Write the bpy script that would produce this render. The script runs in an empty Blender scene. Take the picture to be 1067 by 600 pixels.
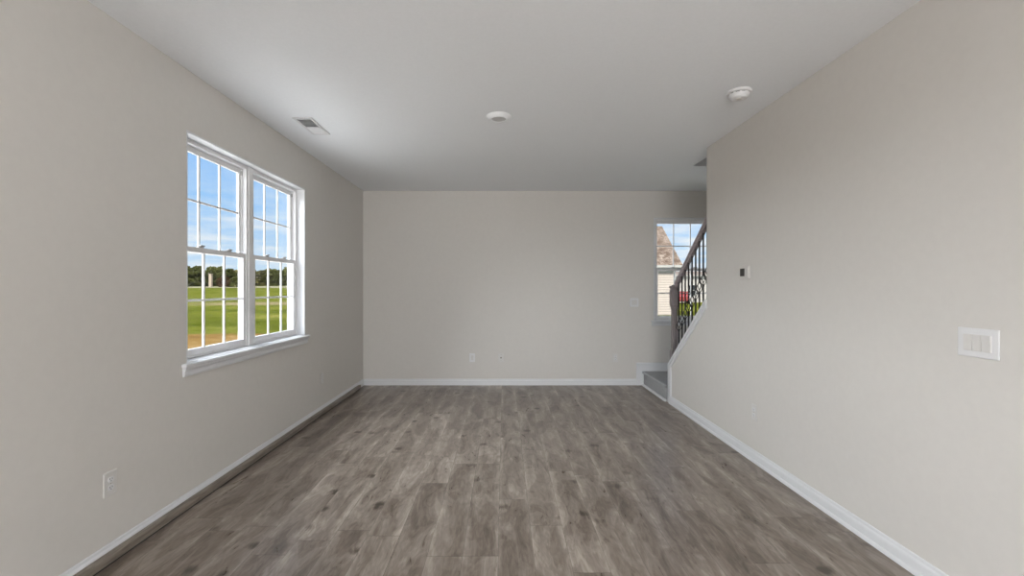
import bpy, bmesh, math, random
from mathutils import Vector, Matrix, noise as mnoise

random.seed(7)
scene = bpy.context.scene
COL = scene.collection
PI = math.pi

# ------------------------------------------------------------------ camera
cam_data = bpy.data.cameras.new('camera')
cam = bpy.data.objects.new('camera', cam_data)
COL.objects.link(cam)
cam.location = (0, 0, 1.37)
cam.rotation_euler = (PI / 2, 0, 0)
cam_data.sensor_width = 36
cam_data.lens = 474 / 1067 * 36
cam_data.shift_x = 8.5 / 1067
cam_data.clip_end = 1000
cam_data.clip_start = 0.05
scene.camera = cam

# ------------------------------------------------------------------ exposure
vs = scene.view_settings
vs.view_transform = 'Standard'
vs.look = 'None'
vs.gamma = 1
vs.use_curve_mapping = False
vs.exposure = -0.05

# ------------------------------------------------------------------ light
SUN_W = 13.0
SKY_W = 1.14
REAR_FILL_W = 225.0
SIDE_FILL_W = 20.0
CEILING_FILL_W = 260.0
WEST_FILL_W = 18.5

def area_light(name, loc, rot, sx, sy, watts, color=(1, 1, 1)):
    l = bpy.data.lights.new(name, 'AREA')
    l.shape = 'RECTANGLE'
    l.size, l.size_y = sx, sy
    l.energy = watts
    l.color = color
    o = bpy.data.objects.new(name, l)
    COL.objects.link(o)
    o.location = loc
    o.rotation_euler = rot
    return o

sl = bpy.data.lights.new('sun', 'SUN')
sl.energy = SUN_W
sl.angle = 0.01
sl.color = (1.0, 0.95, 0.86)
so = bpy.data.objects.new('sun', sl)
COL.objects.link(so)
so.rotation_euler = Vector((-0.30, 0.58, -0.75)).to_track_quat('-Z', 'Y').to_euler()

gl = bpy.data.lights.new('west_fill', 'SUN')     # added soft fill through the twin window, stronger than the visible sky
gl.energy = WEST_FILL_W
gl.angle = math.radians(90)
gl.color = (0.97, 0.985, 1.0)
go = bpy.data.objects.new('west_fill', gl)
COL.objects.link(go)
go.rotation_euler = Vector((0.86, 0.16, -0.43)).to_track_quat('-Z', 'Y').to_euler()

# added fill lamp behind the camera, aimed up to brighten the ceiling
area_light('ceiling_fill', (0.2, -3.4, 1.2), (PI, 0, 0), 1.4, 1.4, CEILING_FILL_W)

# added fill lamps at made-up openings of the open plan
# room behind the camera
area_light('rear_fill', (-0.1, -7.9, 1.15), (PI / 2, 0, 0), 2.6, 2.1, REAR_FILL_W, (1.0, 0.995, 0.985))
area_light('side_fill', (-1.93, -2.35, 1.62), (PI / 2, 0, -PI / 2), 1.7, 1.45, SIDE_FILL_W, (1.0, 0.995, 0.985))

def build_world():
    w = bpy.data.worlds.new('sky')
    scene.world = w
    w.use_nodes = True
    nt = w.node_tree
    nt.nodes.clear()
    N, L = nt.nodes.new, nt.links.new
    out = N('ShaderNodeOutputWorld')
    bg = N('ShaderNodeBackground')
    bg.inputs['Strength'].default_value = SKY_W
    L(bg.outputs[0], out.inputs[0])
    tc = N('ShaderNodeTexCoord')
    sep = N('ShaderNodeSeparateXYZ')
    L(tc.outputs['Generated'], sep.inputs[0])
    ramp = N('ShaderNodeValToRGB')
    e = ramp.color_ramp.elements
    e[0].position = 0.0; e[0].color = (0.62, 0.76, 0.90, 1)
    e[1].position = 1.0; e[1].color = (0.16, 0.38, 0.85, 1)
    for p, c in ((0.08, (0.50, 0.70, 0.93)), (0.16, (0.34, 0.60, 0.95)), (0.28, (0.25, 0.51, 0.95))):
        q = e.new(p); q.color = (*c, 1)
    L(sep.outputs['Z'], ramp.inputs[0])
    # flat drifting clouds, dense towards the horizon
    zc = N('ShaderNodeMath'); zc.operation = 'MAXIMUM'; zc.inputs[1].default_value = 0.0
    L(sep.outputs['Z'], zc.inputs[0])
    za = N('ShaderNodeMath'); za.operation = 'ADD'; za.inputs[1].default_value = 0.07
    L(zc.outputs[0], za.inputs[0])
    dv = N('ShaderNodeVectorMath'); dv.operation = 'DIVIDE'
    cb = N('ShaderNodeCombineXYZ')
    for k in range(3):
        L(za.outputs[0], cb.inputs[k])
    L(tc.outputs['Generated'], dv.inputs[0])
    L(cb.outputs[0], dv.inputs[1])
    nz = N('ShaderNodeTexNoise')
    nz.inputs['Scale'].default_value = 0.85
    nz.inputs['Detail'].default_value = 7
    nz.inputs['Roughness'].default_value = 0.58
    L(dv.outputs[0], nz.inputs['Vector'])
    cr = N('ShaderNodeValToRGB')
    cr.color_ramp.elements[0].position = 0.46; cr.color_ramp.elements[0].color = (0, 0, 0, 1)
    cr.color_ramp.elements[1].position = 0.66; cr.color_ramp.elements[1].color = (1, 1, 1, 1)
    L(nz.outputs['Fac'], cr.inputs[0])
    mr = N('ShaderNodeMapRange')
    mr.inputs['From Min'].default_value = 0.11
    mr.inputs['From Max'].default_value = 0.24
    mr.inputs['To Min'].default_value = 0.95
    mr.inputs['To Max'].default_value = 0.12
    L(sep.outputs['Z'], mr.inputs['Value'])
    mm = N('ShaderNodeMath'); mm.operation = 'MULTIPLY'
    L(cr.outputs[0], mm.inputs[0]); L(mr.outputs[0], mm.inputs[1])
    mix = N('ShaderNodeMix'); mix.data_type = 'RGBA'
    L(mm.outputs[0], mix.inputs[0])
    L(ramp.outputs[0], mix.inputs[6])
    mix.inputs[7].default_value = (0.86, 0.89, 0.94, 1)
    L(mix.outputs[2], bg.inputs['Color'])
build_world()

# ================================================================== materials
def rgb(r, g, b):
    f = lambda c: ((c / 255 + 0.055) / 1.055) ** 2.4 if c > 10 else c / 255 / 12.92
    return (f(r), f(g), f(b))

class NT:
    def __init__(self, name):
        self.m = bpy.data.materials.new(name)
        self.m.use_nodes = True
        self.t = self.m.node_tree
        self.t.nodes.clear()
        self.out = self.n('ShaderNodeOutputMaterial')
    def n(self, kind, **kw):
        x = self.t.nodes.new(kind)
        for k, v in kw.items():
            setattr(x, k, v)
        return x
    def l(self, a, b):
        self.t.links.new(a, b)
    def math(self, op, a, b=None, c=None):
        x = self.n('ShaderNodeMath', operation=op)
        for i, v in enumerate((a, b, c)):
            if v is None:
                continue
            if isinstance(v, (int, float)):
                x.inputs[i].default_value = v
            else:
                self.l(v, x.inputs[i])
        return x.outputs[0]
    def comb(self, a, b, c):
        x = self.n('ShaderNodeCombineXYZ')
        for i, v in enumerate((a, b, c)):
            if isinstance(v, (int, float)):
                x.inputs[i].default_value = v
            else:
                self.l(v, x.inputs[i])
        return x.outputs[0]
    def noise(self, vec, scale, detail=4, rough=0.5, dist=0.0):
        x = self.n('ShaderNodeTexNoise')
        x.inputs['Scale'].default_value = scale
        x.inputs['Detail'].default_value = detail
        x.inputs['Roughness'].default_value = rough
        x.inputs['Distortion'].default_value = dist
        if vec is not None:
            self.l(vec, x.inputs['Vector'])
        return x.outputs['Fac']
    def ramp(self, fac, stops):
        x = self.n('ShaderNodeValToRGB')
        e = x.color_ramp.elements
        while len(e) < len(stops):
            e.new(0.5)
        for q, (p, c) in zip(e, stops):
            q.position = p
            q.color = (*c, 1)
        self.l(fac, x.inputs[0])
        return x.outputs[0]
    def maprange(self, v, a, b, c=0.0, d=1.0):
        x = self.n('ShaderNodeMapRange')
        for k, q in zip(('From Min', 'From Max', 'To Min', 'To Max'), (a, b, c, d)):
            x.inputs[k].default_value = q
        self.l(v, x.inputs['Value'])
        return x.outputs[0]
    def mix(self, fac, a, b):
        x = self.n('ShaderNodeMix', data_type='RGBA')
        for i, v in ((0, fac), (6, a), (7, b)):
            if isinstance(v, (int, float)):
                x.inputs[i].default_value = v
            elif isinstance(v, tuple):
                x.inputs[i].default_value = (*v, 1)
            else:
                self.l(v, x.inputs[i])
        return x.outputs[2]
    def bsdf(self, color, rough=0.5, spec=0.5, metal=0.0, bump=None, bump_s=0.1, bump_d=0.01):
        b = self.n('ShaderNodeBsdfPrincipled')
        if isinstance(color, tuple):
            b.inputs['Base Color'].default_value = (*color, 1)
        else:
            self.l(color, b.inputs['Base Color'])
        if isinstance(rough, (int, float)):
            b.inputs['Roughness'].default_value = rough
        else:
            self.l(rough, b.inputs['Roughness'])
        b.inputs['Specular IOR Level'].default_value = spec
        b.inputs['Metallic'].default_value = metal
        if bump is not None:
            k = self.n('ShaderNodeBump')
            k.inputs['Strength'].default_value = bump_s
            k.inputs['Distance'].default_value = bump_d
            self.l(bump, k.inputs['Height'])
            self.l(k.outputs[0], b.inputs['Normal'])
        self.l(b.outputs[0], self.out.inputs[0])
        return self.m
    def pos(self):
        return self.n('ShaderNodeNewGeometry').outputs['Position']
    def objc(self):
        return self.n('ShaderNodeTexCoord').outputs['Object']

def paint(name, color, rough=0.6, spec=0.3, scale=60, var=0.03, bump_s=0.03):
    t = NT(name)
    p = t.pos()
    f = t.noise(p, scale, 3)
    lo = tuple(c * (1 - var) for c in color)
    hi = tuple(min(1, c * (1 + var)) for c in color)
    c = t.ramp(f, ((0.3, lo), (0.7, hi)))
    return t.bsdf(c, rough, spec, bump=f, bump_s=bump_s, bump_d=0.002)

M = {}
M['wall'] = paint('greige_wall_paint', (0.685, 0.662, 0.630), 0.75, 0.2, 25, 0.012, 0.02)
M['ceiling'] = paint('flat_ceiling_paint', (0.895, 0.915, 0.94), 0.9, 0.1, 60, 0.012, 0.03)
M['trim'] = paint('white_trim_paint', (0.74, 0.75, 0.77), 0.38, 0.45, 30, 0.01, 0.01)
M['vinyl'] = paint('white_window_vinyl', (0.80, 0.80, 0.81), 0.35, 0.5, 30, 0.01, 0.01)
M['plastic'] = paint('white_plastic', (0.69, 0.675, 0.655), 0.4, 0.5, 40, 0.01, 0.0)
M['plastic_c'] = paint('off_white_plastic', (0.66, 0.64, 0.61), 0.4, 0.4, 40, 0.01, 0.0)
M['plastic_b'] = paint('bright_white_plastic', (0.76, 0.76, 0.77), 0.35, 0.5, 40, 0.01, 0.0)
M['lens'] = paint('frosted_lamp_lens', (0.66, 0.66, 0.66), 0.5, 0.4, 40, 0.02, 0.0)
M['dark'] = paint('dark_slot', (0.03, 0.028, 0.026), 0.5, 0.4, 40, 0.02, 0.0)
M['duct'] = paint('dark_duct_sheet', (0.06, 0.06, 0.06), 0.6, 0.3, 40, 0.02, 0.0)
M['screen'] = paint('dark_display_glass', (0.035, 0.03, 0.027), 0.25, 0.5, 40, 0.02, 0.0)
M['lock'] = paint('grey_metal_lock', (0.42, 0.42, 0.42), 0.4, 0.5, 40, 0.02, 0.0)
M['iron'] = paint('black_iron', (0.022, 0.02, 0.022), 0.42, 0.5, 60, 0.1, 0.02)
M['brass'] = paint('dull_metal', (0.25, 0.23, 0.2), 0.4, 0.5, 60, 0.05, 0.0)

def grain_material(name, lo, mid, hi, axis, rough=0.45):
    t = NT(name)
    s = t.n('ShaderNodeSeparateXYZ')
    t.l(t.objc(), s.inputs[0])
    k = {'x': (4, 60, 60), 'y': (60, 4, 60), 'z': (60, 60, 4)}[axis]
    v = t.comb(*[t.math('MULTIPLY', s.outputs[i], k[i]) for i in range(3)])
    f = t.noise(v, 1.0, 5, 0.6, 0.6)
    c = t.ramp(f, ((0.28, lo), (0.5, mid), (0.74, hi)))
    return t.bsdf(c, rough, 0.4, bump=f, bump_s=0.08, bump_d=0.002)
M['stain'] = grain_material('grey_stained_oak', (0.165, 0.140, 0.140), (0.235, 0.205, 0.206), (0.33, 0.295, 0.293), 'z')
M['stain_rail'] = grain_material('grey_stained_oak_rail', (0.25, 0.215, 0.222), (0.36, 0.315, 0.325), (0.47, 0.42, 0.43), 'y')
M['strip'] = grain_material('grey_brown_wood_strip', (0.12, 0.098, 0.08), (0.21, 0.18, 0.15), (0.31, 0.275, 0.24), 'y', 0.4)

def floor_material():
    t = NT('grey_brown_plank_floor')
    s = t.n('ShaderNodeSeparateXYZ')
    t.l(t.pos(), s.inputs[0])
    X, Y = s.outputs[0], s.outputs[1]
    PW, PL = 0.182, 1.22
    u = t.math('DIVIDE', t.math('ADD', X, 20.05), PW)
    row = t.math('FLOOR', u)
    fu = t.math('SUBTRACT', u, row)
    w1 = t.n('ShaderNodeTexWhiteNoise', noise_dimensions='1D')
    t.l(row, w1.inputs['W'])
    v = t.math('ADD', t.math('DIVIDE', t.math('ADD', Y, 20.0), PL), t.math('MULTIPLY', w1.outputs['Value'], 7.0))
    colm = t.math('FLOOR', v)
    fv = t.math('SUBTRACT', v, colm)
    w2 = t.n('ShaderNodeTexWhiteNoise', noise_dimensions='2D')
    t.l(t.comb(row, colm, 0.0), w2.inputs['Vector'])
    sc = t.n('ShaderNodeSeparateColor')
    t.l(w2.outputs['Color'], sc.inputs[0])
    r1, r2, r3 = sc.outputs
    o1 = t.math('MULTIPLY', r1, 40.0)
    o2 = t.math('MULTIPLY', r2, 40.0)
    # broad cloudy figure, stretched along the plank
    big = t.noise(t.comb(t.math('ADD', t.math('MULTIPLY', X, 6.5), o1),
                         t.math('ADD', t.math('MULTIPLY', Y, 1.7), o2), r3), 1.0, 4, 0.55, 0.9)
    mid = t.noise(t.comb(t.math('ADD', t.math('MULTIPLY', X, 20.0), o2),
                         t.math('ADD', t.math('MULTIPLY', Y, 5.5), o1), r3), 1.0, 5, 0.62, 1.6)
    fine = t.noise(t.comb(t.math('ADD', t.math('MULTIPLY', X, 150.0), o1),
                          t.math('ADD', t.math('MULTIPLY', Y, 7.0), o2), r3), 1.0, 3, 0.6, 0.3)
    # cathedral rings
    ring = t.math('FRACT', t.math('MULTIPLY', big, 9.0))
    ring = t.math('ABSOLUTE', t.math('SUBTRACT', ring, 0.5))
    # pale plank edges
    ed = t.math('MULTIPLY', t.math('ABSOLUTE', t.math('SUBTRACT', fu, 0.5)), 2.0)
    ed = t.maprange(ed, 0.55, 1.0)
    ed = t.math('MULTIPLY', ed, t.noise(t.comb(t.math('ADD', row, o1), t.math('MULTIPLY', Y, 2.2), r2), 1.0, 3, 0.6))
    # knots
    vo = t.n('ShaderNodeTexVoronoi')
    vo.inputs['Scale'].default_value = 1.0
    t.l(t.comb(t.math('ADD', t.math('MULTIPLY', X, 6.0), o2), t.math('ADD', t.math('MULTIPLY', Y, 6.5), o1), 0.0), vo.inputs['Vector'])
    ks = t.n('ShaderNodeSeparateColor')
    t.l(vo.outputs['Color'], ks.inputs[0])
    kd = t.maprange(t.math('ADD', vo.outputs['Distance'], t.math('MULTIPLY', t.math('SUBTRACT', mid, 0.5), 0.35)), 0.0, 0.30, 1.0, 0.0)
    knot = t.math('MULTIPLY', kd, t.math('GREATER_THAN', ks.outputs[0], 0.80))
    val = t.math('MULTIPLY', big, 0.52)
    val = t.math('MULTIPLY_ADD', mid, 0.32, val)
    val = t.math('MULTIPLY_ADD', fine, 0.11, val)
    val = t.math('MULTIPLY_ADD', ring, 0.09, val)
    val = t.math('MULTIPLY_ADD', t.math('SUBTRACT', r3, 0.5), 0.06, val)
    val = t.math('MULTIPLY_ADD', ed, 0.13, val)
    val = t.math('MULTIPLY_ADD', knot, -0.26, val)
    c = t.ramp(val, ((0.31, (0.072, 0.053, 0.041)), (0.44, (0.178, 0.143, 0.116)),
                     (0.56, (0.296, 0.249, 0.211)), (0.71, (0.50, 0.442, 0.386))))
    s1 = t.math('LESS_THAN', fu, 0.012)
    s2 = t.math('LESS_THAN', fv, 0.0028)
    seam = t.math('MAXIMUM', s1, s2)
    c = t.mix(t.math('MULTIPLY', seam, 0.55), c, (0.05, 0.04, 0.034))
    ro = t.maprange(mid, 0.3, 0.7, 0.27, 0.38)
    h = t.math('SUBTRACT', t.math('MULTIPLY', fine, 0.5), t.math('MULTIPLY', seam, 1.0))
    return t.bsdf(c, ro, 0.45, bump=h, bump_s=0.12, bump_d=0.002)
M['floor'] = floor_material()

def carpet_material():
    t = NT('grey_cut_pile_carpet')
    p = t.pos()
    f = t.noise(p, 260, 3, 0.7)
    g = t.noise(p, 30, 3, 0.6)
    v = t.math('ADD', t.math('MULTIPLY', f, 0.7), t.math('MULTIPLY', g, 0.3))
    c = t.ramp(v, ((0.3, (0.31, 0.315, 0.32)), (0.7, (0.50, 0.505, 0.515))))
    return t.bsdf(c, 0.95, 0.1, bump=f, bump_s=0.6, bump_d=0.006)
M['carpet'] = carpet_material()

def glass_material():
    t = NT('clear_window_glass')
    tr = t.n('ShaderNodeBsdfTransparent')
    tr.inputs[0].default_value = (0.97, 0.98, 0.975, 1)
    gl = t.n('ShaderNodeBsdfGlossy')
    gl.inputs['Roughness'].default_value = 0.02
    lw = t.n('ShaderNodeLayerWeight')
    fr = t.math('MULTIPLY_ADD', t.math('POWER', lw.outputs['Facing'], 4.0), 0.35, 0.02)
    mx = t.n('ShaderNodeMixShader')
    t.l(fr, mx.inputs[0])
    t.l(tr.outputs[0], mx.inputs[1])
    t.l(gl.outputs[0], mx.inputs[2])
    t.l(mx.outputs[0], t.out.inputs[0])
    return t.m
M['glass'] = glass_material()

def ground_material():
    t = NT('lawn_and_bare_soil')
    p = t.pos()
    s = t.n('ShaderNodeSeparateXYZ')
    t.l(p, s.inputs[0])
    X, Y = s.outputs[0], s.outputs[1]
    n1 = t.noise(p, 0.35, 6, 0.75)
    n2 = t.noise(p, 2.2, 6, 0.85)
    far = t.noise(t.comb(t.math('MULTIPLY', X, 0.05), t.math('MULTIPLY', Y, 0.16), 0.0), 1.0, 5, 0.6)
    g = t.math('ADD', t.math('MULTIPLY', n1, 0.35), t.math('MULTIPLY', n2, 0.35))
    g = t.math('ADD', g, t.math('MULTIPLY', far, 0.30))
    grass = t.ramp(g, ((0.38, (0.016, 0.022, 0.0016)), (0.47, (0.038, 0.045, 0.0050)),
                       (0.54, (0.064, 0.067, 0.0110)), (0.63, (0.110, 0.096, 0.030))))
    soil = t.ramp(t.math('ADD', t.math('MULTIPLY', n1, 0.4), t.math('MULTIPLY', n2, 0.6)),
                  ((0.36, (0.055, 0.030, 0.008)), (0.5, (0.105, 0.064, 0.022)), (0.64, (0.16, 0.112, 0.052))))
    wob = t.math('MULTIPLY', t.math('SUBTRACT', n1, 0.5), 5.0)
    yy = t.math('ADD', Y, wob)
    left = t.math('LESS_THAN', X, -3.0)
    m1 = t.math('MULTIPLY', t.maprange(yy, 16.2, 16.9, 1.0, 0.0), left)
    # worn tan track across the field
    tr = t.math('ABSOLUTE', t.math('SUBTRACT', yy, 36.5))
    tr = t.math('MULTIPLY', t.maprange(tr, 1.2, 3.0, 1.0, 0.0), t.maprange(X, -27.0, -22.0))
    tr = t.math('MULTIPLY', tr, t.math('MULTIPLY', left, 0.8))
    # pale far road below the trees
    rd = t.math('ABSOLUTE', t.math('SUBTRACT', Y, 106.0))
    rd = t.math('MULTIPLY', t.maprange(rd, 7.0, 10.0, 1.0, 0.0), 0.85)
    c = t.mix(m1, grass, soil)
    c = t.mix(tr, c, (0.1100, 0.0880, 0.0528))
    c = t.mix(rd, c, (0.1210, 0.1100, 0.0880))
    return t.bsdf(c, 1.0, 0.0, bump=n2, bump_s=0.5, bump_d=0.1)
M['ground'] = ground_material()

def leaf_material(name, lo, mid, hi, scale=2.2):
    t = NT(name)
    p = t.objc()
    f = t.math('ADD', t.math('MULTIPLY', t.noise(p, scale, 6, 0.75), 0.75), t.math('MULTIPLY', t.noise(p, 0.5, 2), 0.25))
    oi = t.n('ShaderNodeObjectInfo')
    f = t.math('ADD', f, t.math('MULTIPLY', t.math('SUBTRACT', oi.outputs['Random'], 0.5), 0.14))
    c = t.ramp(f, ((0.34, lo), (0.52, mid), (0.70, hi)))
    return t.bsdf(c, 0.9, 0.0, bump=f, bump_s=1.0, bump_d=0.5)
M['leaf'] = leaf_material('dark_tree_foliage', (0.008, 0.011, 0.003), (0.038, 0.043, 0.012), (0.110, 0.104, 0.038))
M['leaf_b'] = leaf_material('olive_tree_foliage', (0.013, 0.014, 0.004), (0.055, 0.052, 0.017), (0.130, 0.108, 0.046))
M['leaf_r'] = leaf_material('russet_shrub_foliage', (0.0132, 0.0066, 0.0033), (0.0440, 0.0242, 0.0110), (0.0792, 0.0484, 0.0264))
M['bark'] = paint('tree_bark', (0.0264, 0.0198, 0.0143), 0.9, 0.1, 6, 0.3, 0.5)
M['bounce_slab'] = paint('pale_bounce_concrete', (0.66, 0.645, 0.625), 0.9, 0.1, 4, 0.05, 0.1)
M['stone'] = paint('pale_buff_masonry', (0.24, 0.195, 0.15), 0.9, 0.1, 4, 0.08, 0.1)

def siding_material(name, color, lap=0.15):
    t = NT(name)
    s = t.n('ShaderNodeSeparateXYZ')
    t.l(t.pos(), s.inputs[0])
    f = t.math('FRACT', t.math('DIVIDE', t.math('ADD', s.outputs[2], 10.0), lap))
    n = t.noise(t.pos(), 5, 3)
    c = t.ramp(n, ((0.3, tuple(q * 0.96 for q in color)), (0.7, color)))
    gap = t.math('LESS_THAN', f, 0.2)
    c = t.mix(t.math('MULTIPLY', gap, 0.85), c, tuple(q * 0.45 for q in color))
    h = t.math('SUBTRACT', 1.0, f)
    return t.bsdf(c, 0.6, 0.3, bump=h, bump_s=0.6, bump_d=0.03)
M['siding'] = siding_material('cream_lap_siding', (0.245, 0.212, 0.185))
M['siding_w'] = siding_material('white_lap_siding', (0.24, 0.225, 0.21))

def shingle_material(name, a, b, c_):
    t = NT(name)
    br = t.n('ShaderNodeTexBrick')
    br.inputs['Scale'].default_value = 1.0
    br.inputs['Brick Width'].default_value = 0.42
    br.inputs['Row Height'].default_value = 0.2
    br.inputs['Mortar Size'].default_value = 0.012
    br.inputs['Color1'].default_value = (*a, 1)
    br.inputs['Color2'].default_value = (*b, 1)
    br.inputs['Mortar'].default_value = (*tuple(q * 0.5 for q in a), 1)
    t.l(t.objc(), br.inputs['Vector'])
    n = t.noise(t.objc(), 3.2, 4, 0.95)
    c = t.mix(t.maprange(n, 0.47, 0.53), br.outputs['Color'], c_)
    return t.bsdf(c, 0.9, 0.1, bump=n, bump_s=0.3, bump_d=0.02)
M['shingle'] = shingle_material('brown_roof_shingle', (0.105, 0.080, 0.065), (0.160, 0.132, 0.110), (0.042, 0.027, 0.019))
M['shingle_b'] = shingle_material('tan_roof_shingle', (0.0924, 0.0748, 0.0638), (0.1056, 0.0880, 0.0748), (0.0748, 0.0616, 0.0528))
M['gutter'] = paint('white_gutter', (0.26, 0.255, 0.245), 0.4, 0.4, 10, 0.02, 0.0)
M['red'] = paint('red_car_paint', (0.13, 0.022, 0.017), 0.25, 0.5, 10, 0.03, 0.0)
M['tyre'] = paint('black_tyre_rubber', (0.0044, 0.0044, 0.0044), 0.8, 0.2, 30, 0.1, 0.0)
M['carglass'] = paint('dark_car_glass', (0.0110, 0.0132, 0.0154), 0.1, 0.5, 10, 0.02, 0.0)

# ================================================================== mesh helpers
def new_bm():
    return bmesh.new()

def box(bm, x0, x1, y0, y1, z0, z1, bev=0.0, seg=2):
    r = bmesh.ops.create_cube(bm, size=1)
    vs_ = r['verts']
    bmesh.ops.transform(bm, verts=vs_, matrix=Matrix.Translation(((x0 + x1) / 2, (y0 + y1) / 2, (z0 + z1) / 2)) @
                        Matrix.Diagonal((abs(x1 - x0), abs(y1 - y0), abs(z1 - z0), 1)))
    if bev > 0:
        es = list({e for v in vs_ for e in v.link_edges})
        bmesh.ops.bevel(bm, geom=es, offset=bev, segments=seg, profile=0.5, affect='EDGES')
    return bm

def prism(bm, pts, axis, a, b):
    """closed polygon pts (2D) extruded along an axis from a to b"""
    def mk(p, t):
        return {'x': (t, p[0], p[1]), 'y': (p[0], t, p[1]), 'z': (p[0], p[1], t)}[axis]
    A = [bm.verts.new(mk(p, a)) for p in pts]
    B = [bm.verts.new(mk(p, b)) for p in pts]
    n = len(pts)
    fs = [bm.faces.new(A), bm.faces.new(list(reversed(B)))]
    for i in range(n):
        fs.append(bm.faces.new((A[i], B[i], B[(i + 1) % n], A[(i + 1) % n])))
    bmesh.ops.recalc_face_normals(bm, faces=fs)
    return bm

def lathe(bm, prof, segs=40, centre=(0, 0, 0)):
    """profile of (radius, z); closed at radius 0 ends"""
    rings = []
    cx, cy, cz = centre
    for r, z in prof:
        if r < 1e-6:
            rings.append([bm.verts.new((cx, cy, cz + z))])
        else:
            rings.append([bm.verts.new((cx + r * math.cos(2 * PI * k / segs), cy + r * math.sin(2 * PI * k / segs), cz + z)) for k in range(segs)])
    fs = []
    for a, b in zip(rings, rings[1:]):
        for k in range(segs):
            k2 = (k + 1) % segs
            if len(a) == 1 and len(b) == 1:
                continue
            if len(a) == 1:
                fs.append(bm.faces.new((a[0], b[k], b[k2])))
            elif len(b) == 1:
                fs.append(bm.faces.new((a[k], a[k2], b[0])))
            else:
                fs.append(bm.faces.new((a[k], a[k2], b[k2], b[k])))
    bmesh.ops.recalc_face_normals(bm, faces=fs)
    return bm

def tube(bm, pts, r, segs=8):
    pts = [Vector(p) for p in pts]
    rings = []
    for i, p in enumerate(pts):
        d = (pts[min(i + 1, len(pts) - 1)] - pts[max(i - 1, 0)]).normalized()
        a = d.cross(Vector((1, 0, 0)))
        if a.length < 0.1:
            a = d.cross(Vector((0, 1, 0)))
        a.normalize()
        b = d.cross(a)
        rings.append([bm.verts.new(p + r * (math.cos(2 * PI * k / segs) * a + math.sin(2 * PI * k / segs) * b)) for k in range(segs)])
    fs = []
    for A, B in zip(rings, rings[1:]):
        for k in range(segs):
            fs.append(bm.faces.new((A[k], A[(k + 1) % segs], B[(k + 1) % segs], B[k])))
    fs.append(bm.faces.new(rings[0]))
    fs.append(bm.faces.new(rings[-1]))
    bmesh.ops.recalc_face_normals(bm, faces=fs)
    return bm

def wpos(o):
    p = Vector(o.location)
    if o.parent:
        p += wpos(o.parent)
    return p

def obj(name, bm, mat, parent=None, world=False, smooth=False):
    """link bm as one mesh object; world=True: the bmesh is in world metres and is moved into the parent's frame"""
    if parent is not None and world:
        bmesh.ops.translate(bm, verts=bm.verts, vec=-wpos(parent))
    me = bpy.data.meshes.new(name)
    bm.to_mesh(me)
    bm.free()
    if smooth:
        for p in me.polygons:
            p.use_smooth = True
    me.materials.append(mat)
    o = bpy.data.objects.new(name, me)
    COL.objects.link(o)
    if parent is not None:
        o.parent = parent
    return o

def tag(o, label, cat, group=None, kind=None):
    o['label'] = label
    o['category'] = cat
    if group:
        o['group'] = group
    if kind:
        o['kind'] = kind
    return o

def empty(name, loc, rotz=0.0):
    e = bpy.data.objects.new(name, None)
    COL.objects.link(e)
    e.empty_display_size = 0.1
    e.location = loc
    e.rotation_euler = (0, 0, rotz)
    return e

def thing(name, loc, label, cat, rotz=0.0, group=None):
    return tag(empty(name, loc, rotz), label, cat, group)

def struct(name, bm, mat, label=None, cat=None):
    o = obj(name, bm, mat)
    o['kind'] = 'structure'
    if label:
        o['label'] = label
    if cat:
        o['category'] = cat
    return o

def copy_tree(o, parent=None):
    c = o.copy()
    COL.objects.link(c)
    c.parent = parent
    for ch in list(o.children):
        copy_tree(ch, c)
    return c

# ================================================================== the setting
XL, XR = -1.985, 1.985          # side walls
YB, YF = 6.42, -8.0             # far wall, wall behind the camera
H = 2.74
WT = 0.12                       # thickness of the inner wall
XS = 3.10                       # outer side of the stair
YW, YK = 4.45, 5.47             # end of the full wall, end of the knee wall
HOLE = (2.125, 1.9, 5.11)       # stair opening in the ceiling: x from, y from, y to

bm = new_bm()
box(bm, XL - 0.20, XS + 0.15, YF - 0.15, YB + 0.15, -0.12, 0.0)
struct('floor', bm, M['floor'], 'grey brown wood plank floor of the empty room', 'floor')

bm = new_bm()
hx, hy0, hy1 = HOLE
box(bm, XL - 0.20, hx, YF - 0.15, YB + 0.15, H, 3.0)
box(bm, hx, XS + 0.15, YF - 0.15, hy0, H, 3.0)
box(bm, hx, XS + 0.15, hy1, YB + 0.15, H, 3.0)
struct('ceiling', bm, M['ceiling'], 'flat light grey painted ceiling', 'ceiling')

# left wall with the twin window and, behind the camera, an opening added for the side fill
W1 = (2.845, 4.545, 0.875, 2.36)        # y0, y1, z0, z1
W1B = (-3.25, -1.45, 0.875, 2.36)
XO = XL - 0.18
bm = new_bm()
ys = [YF - 0.15, W1B[0], W1B[1], W1[0], W1[1], YB + 0.15]
for k in range(5):
    if k in (1, 3):
        box(bm, XO, XL, ys[k], ys[k + 1], 0, W1[2])
        box(bm, XO, XL, ys[k], ys[k + 1], W1[3], H)
    else:
        box(bm, XO, XL, ys[k], ys[k + 1], 0, H)
struct('wall_left', bm, M['wall'], 'greige left wall with the twin window', 'wall')

W2 = (2.115, 2.975, 0.895, 2.363)       # x0, x1, z0, z1
YO = YB + 0.15
bm = new_bm()
box(bm, XL, W2[0], YB, YO, 0, H)
box(bm, W2[1], XS, YB, YO, 0, H)
box(bm, W2[0], W2[1], YB, YO, 0, W2[2])
box(bm, W2[0], W2[1], YB, YO, W2[3], H)
struct('wall_back', bm, M['wall'], 'greige far wall with the stair window', 'wall')

bm = new_bm()
box(bm, XR, XR + WT, YF, YW, 0, H)
struct('wall_right', bm, M['wall'], 'greige right wall', 'wall')

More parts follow.
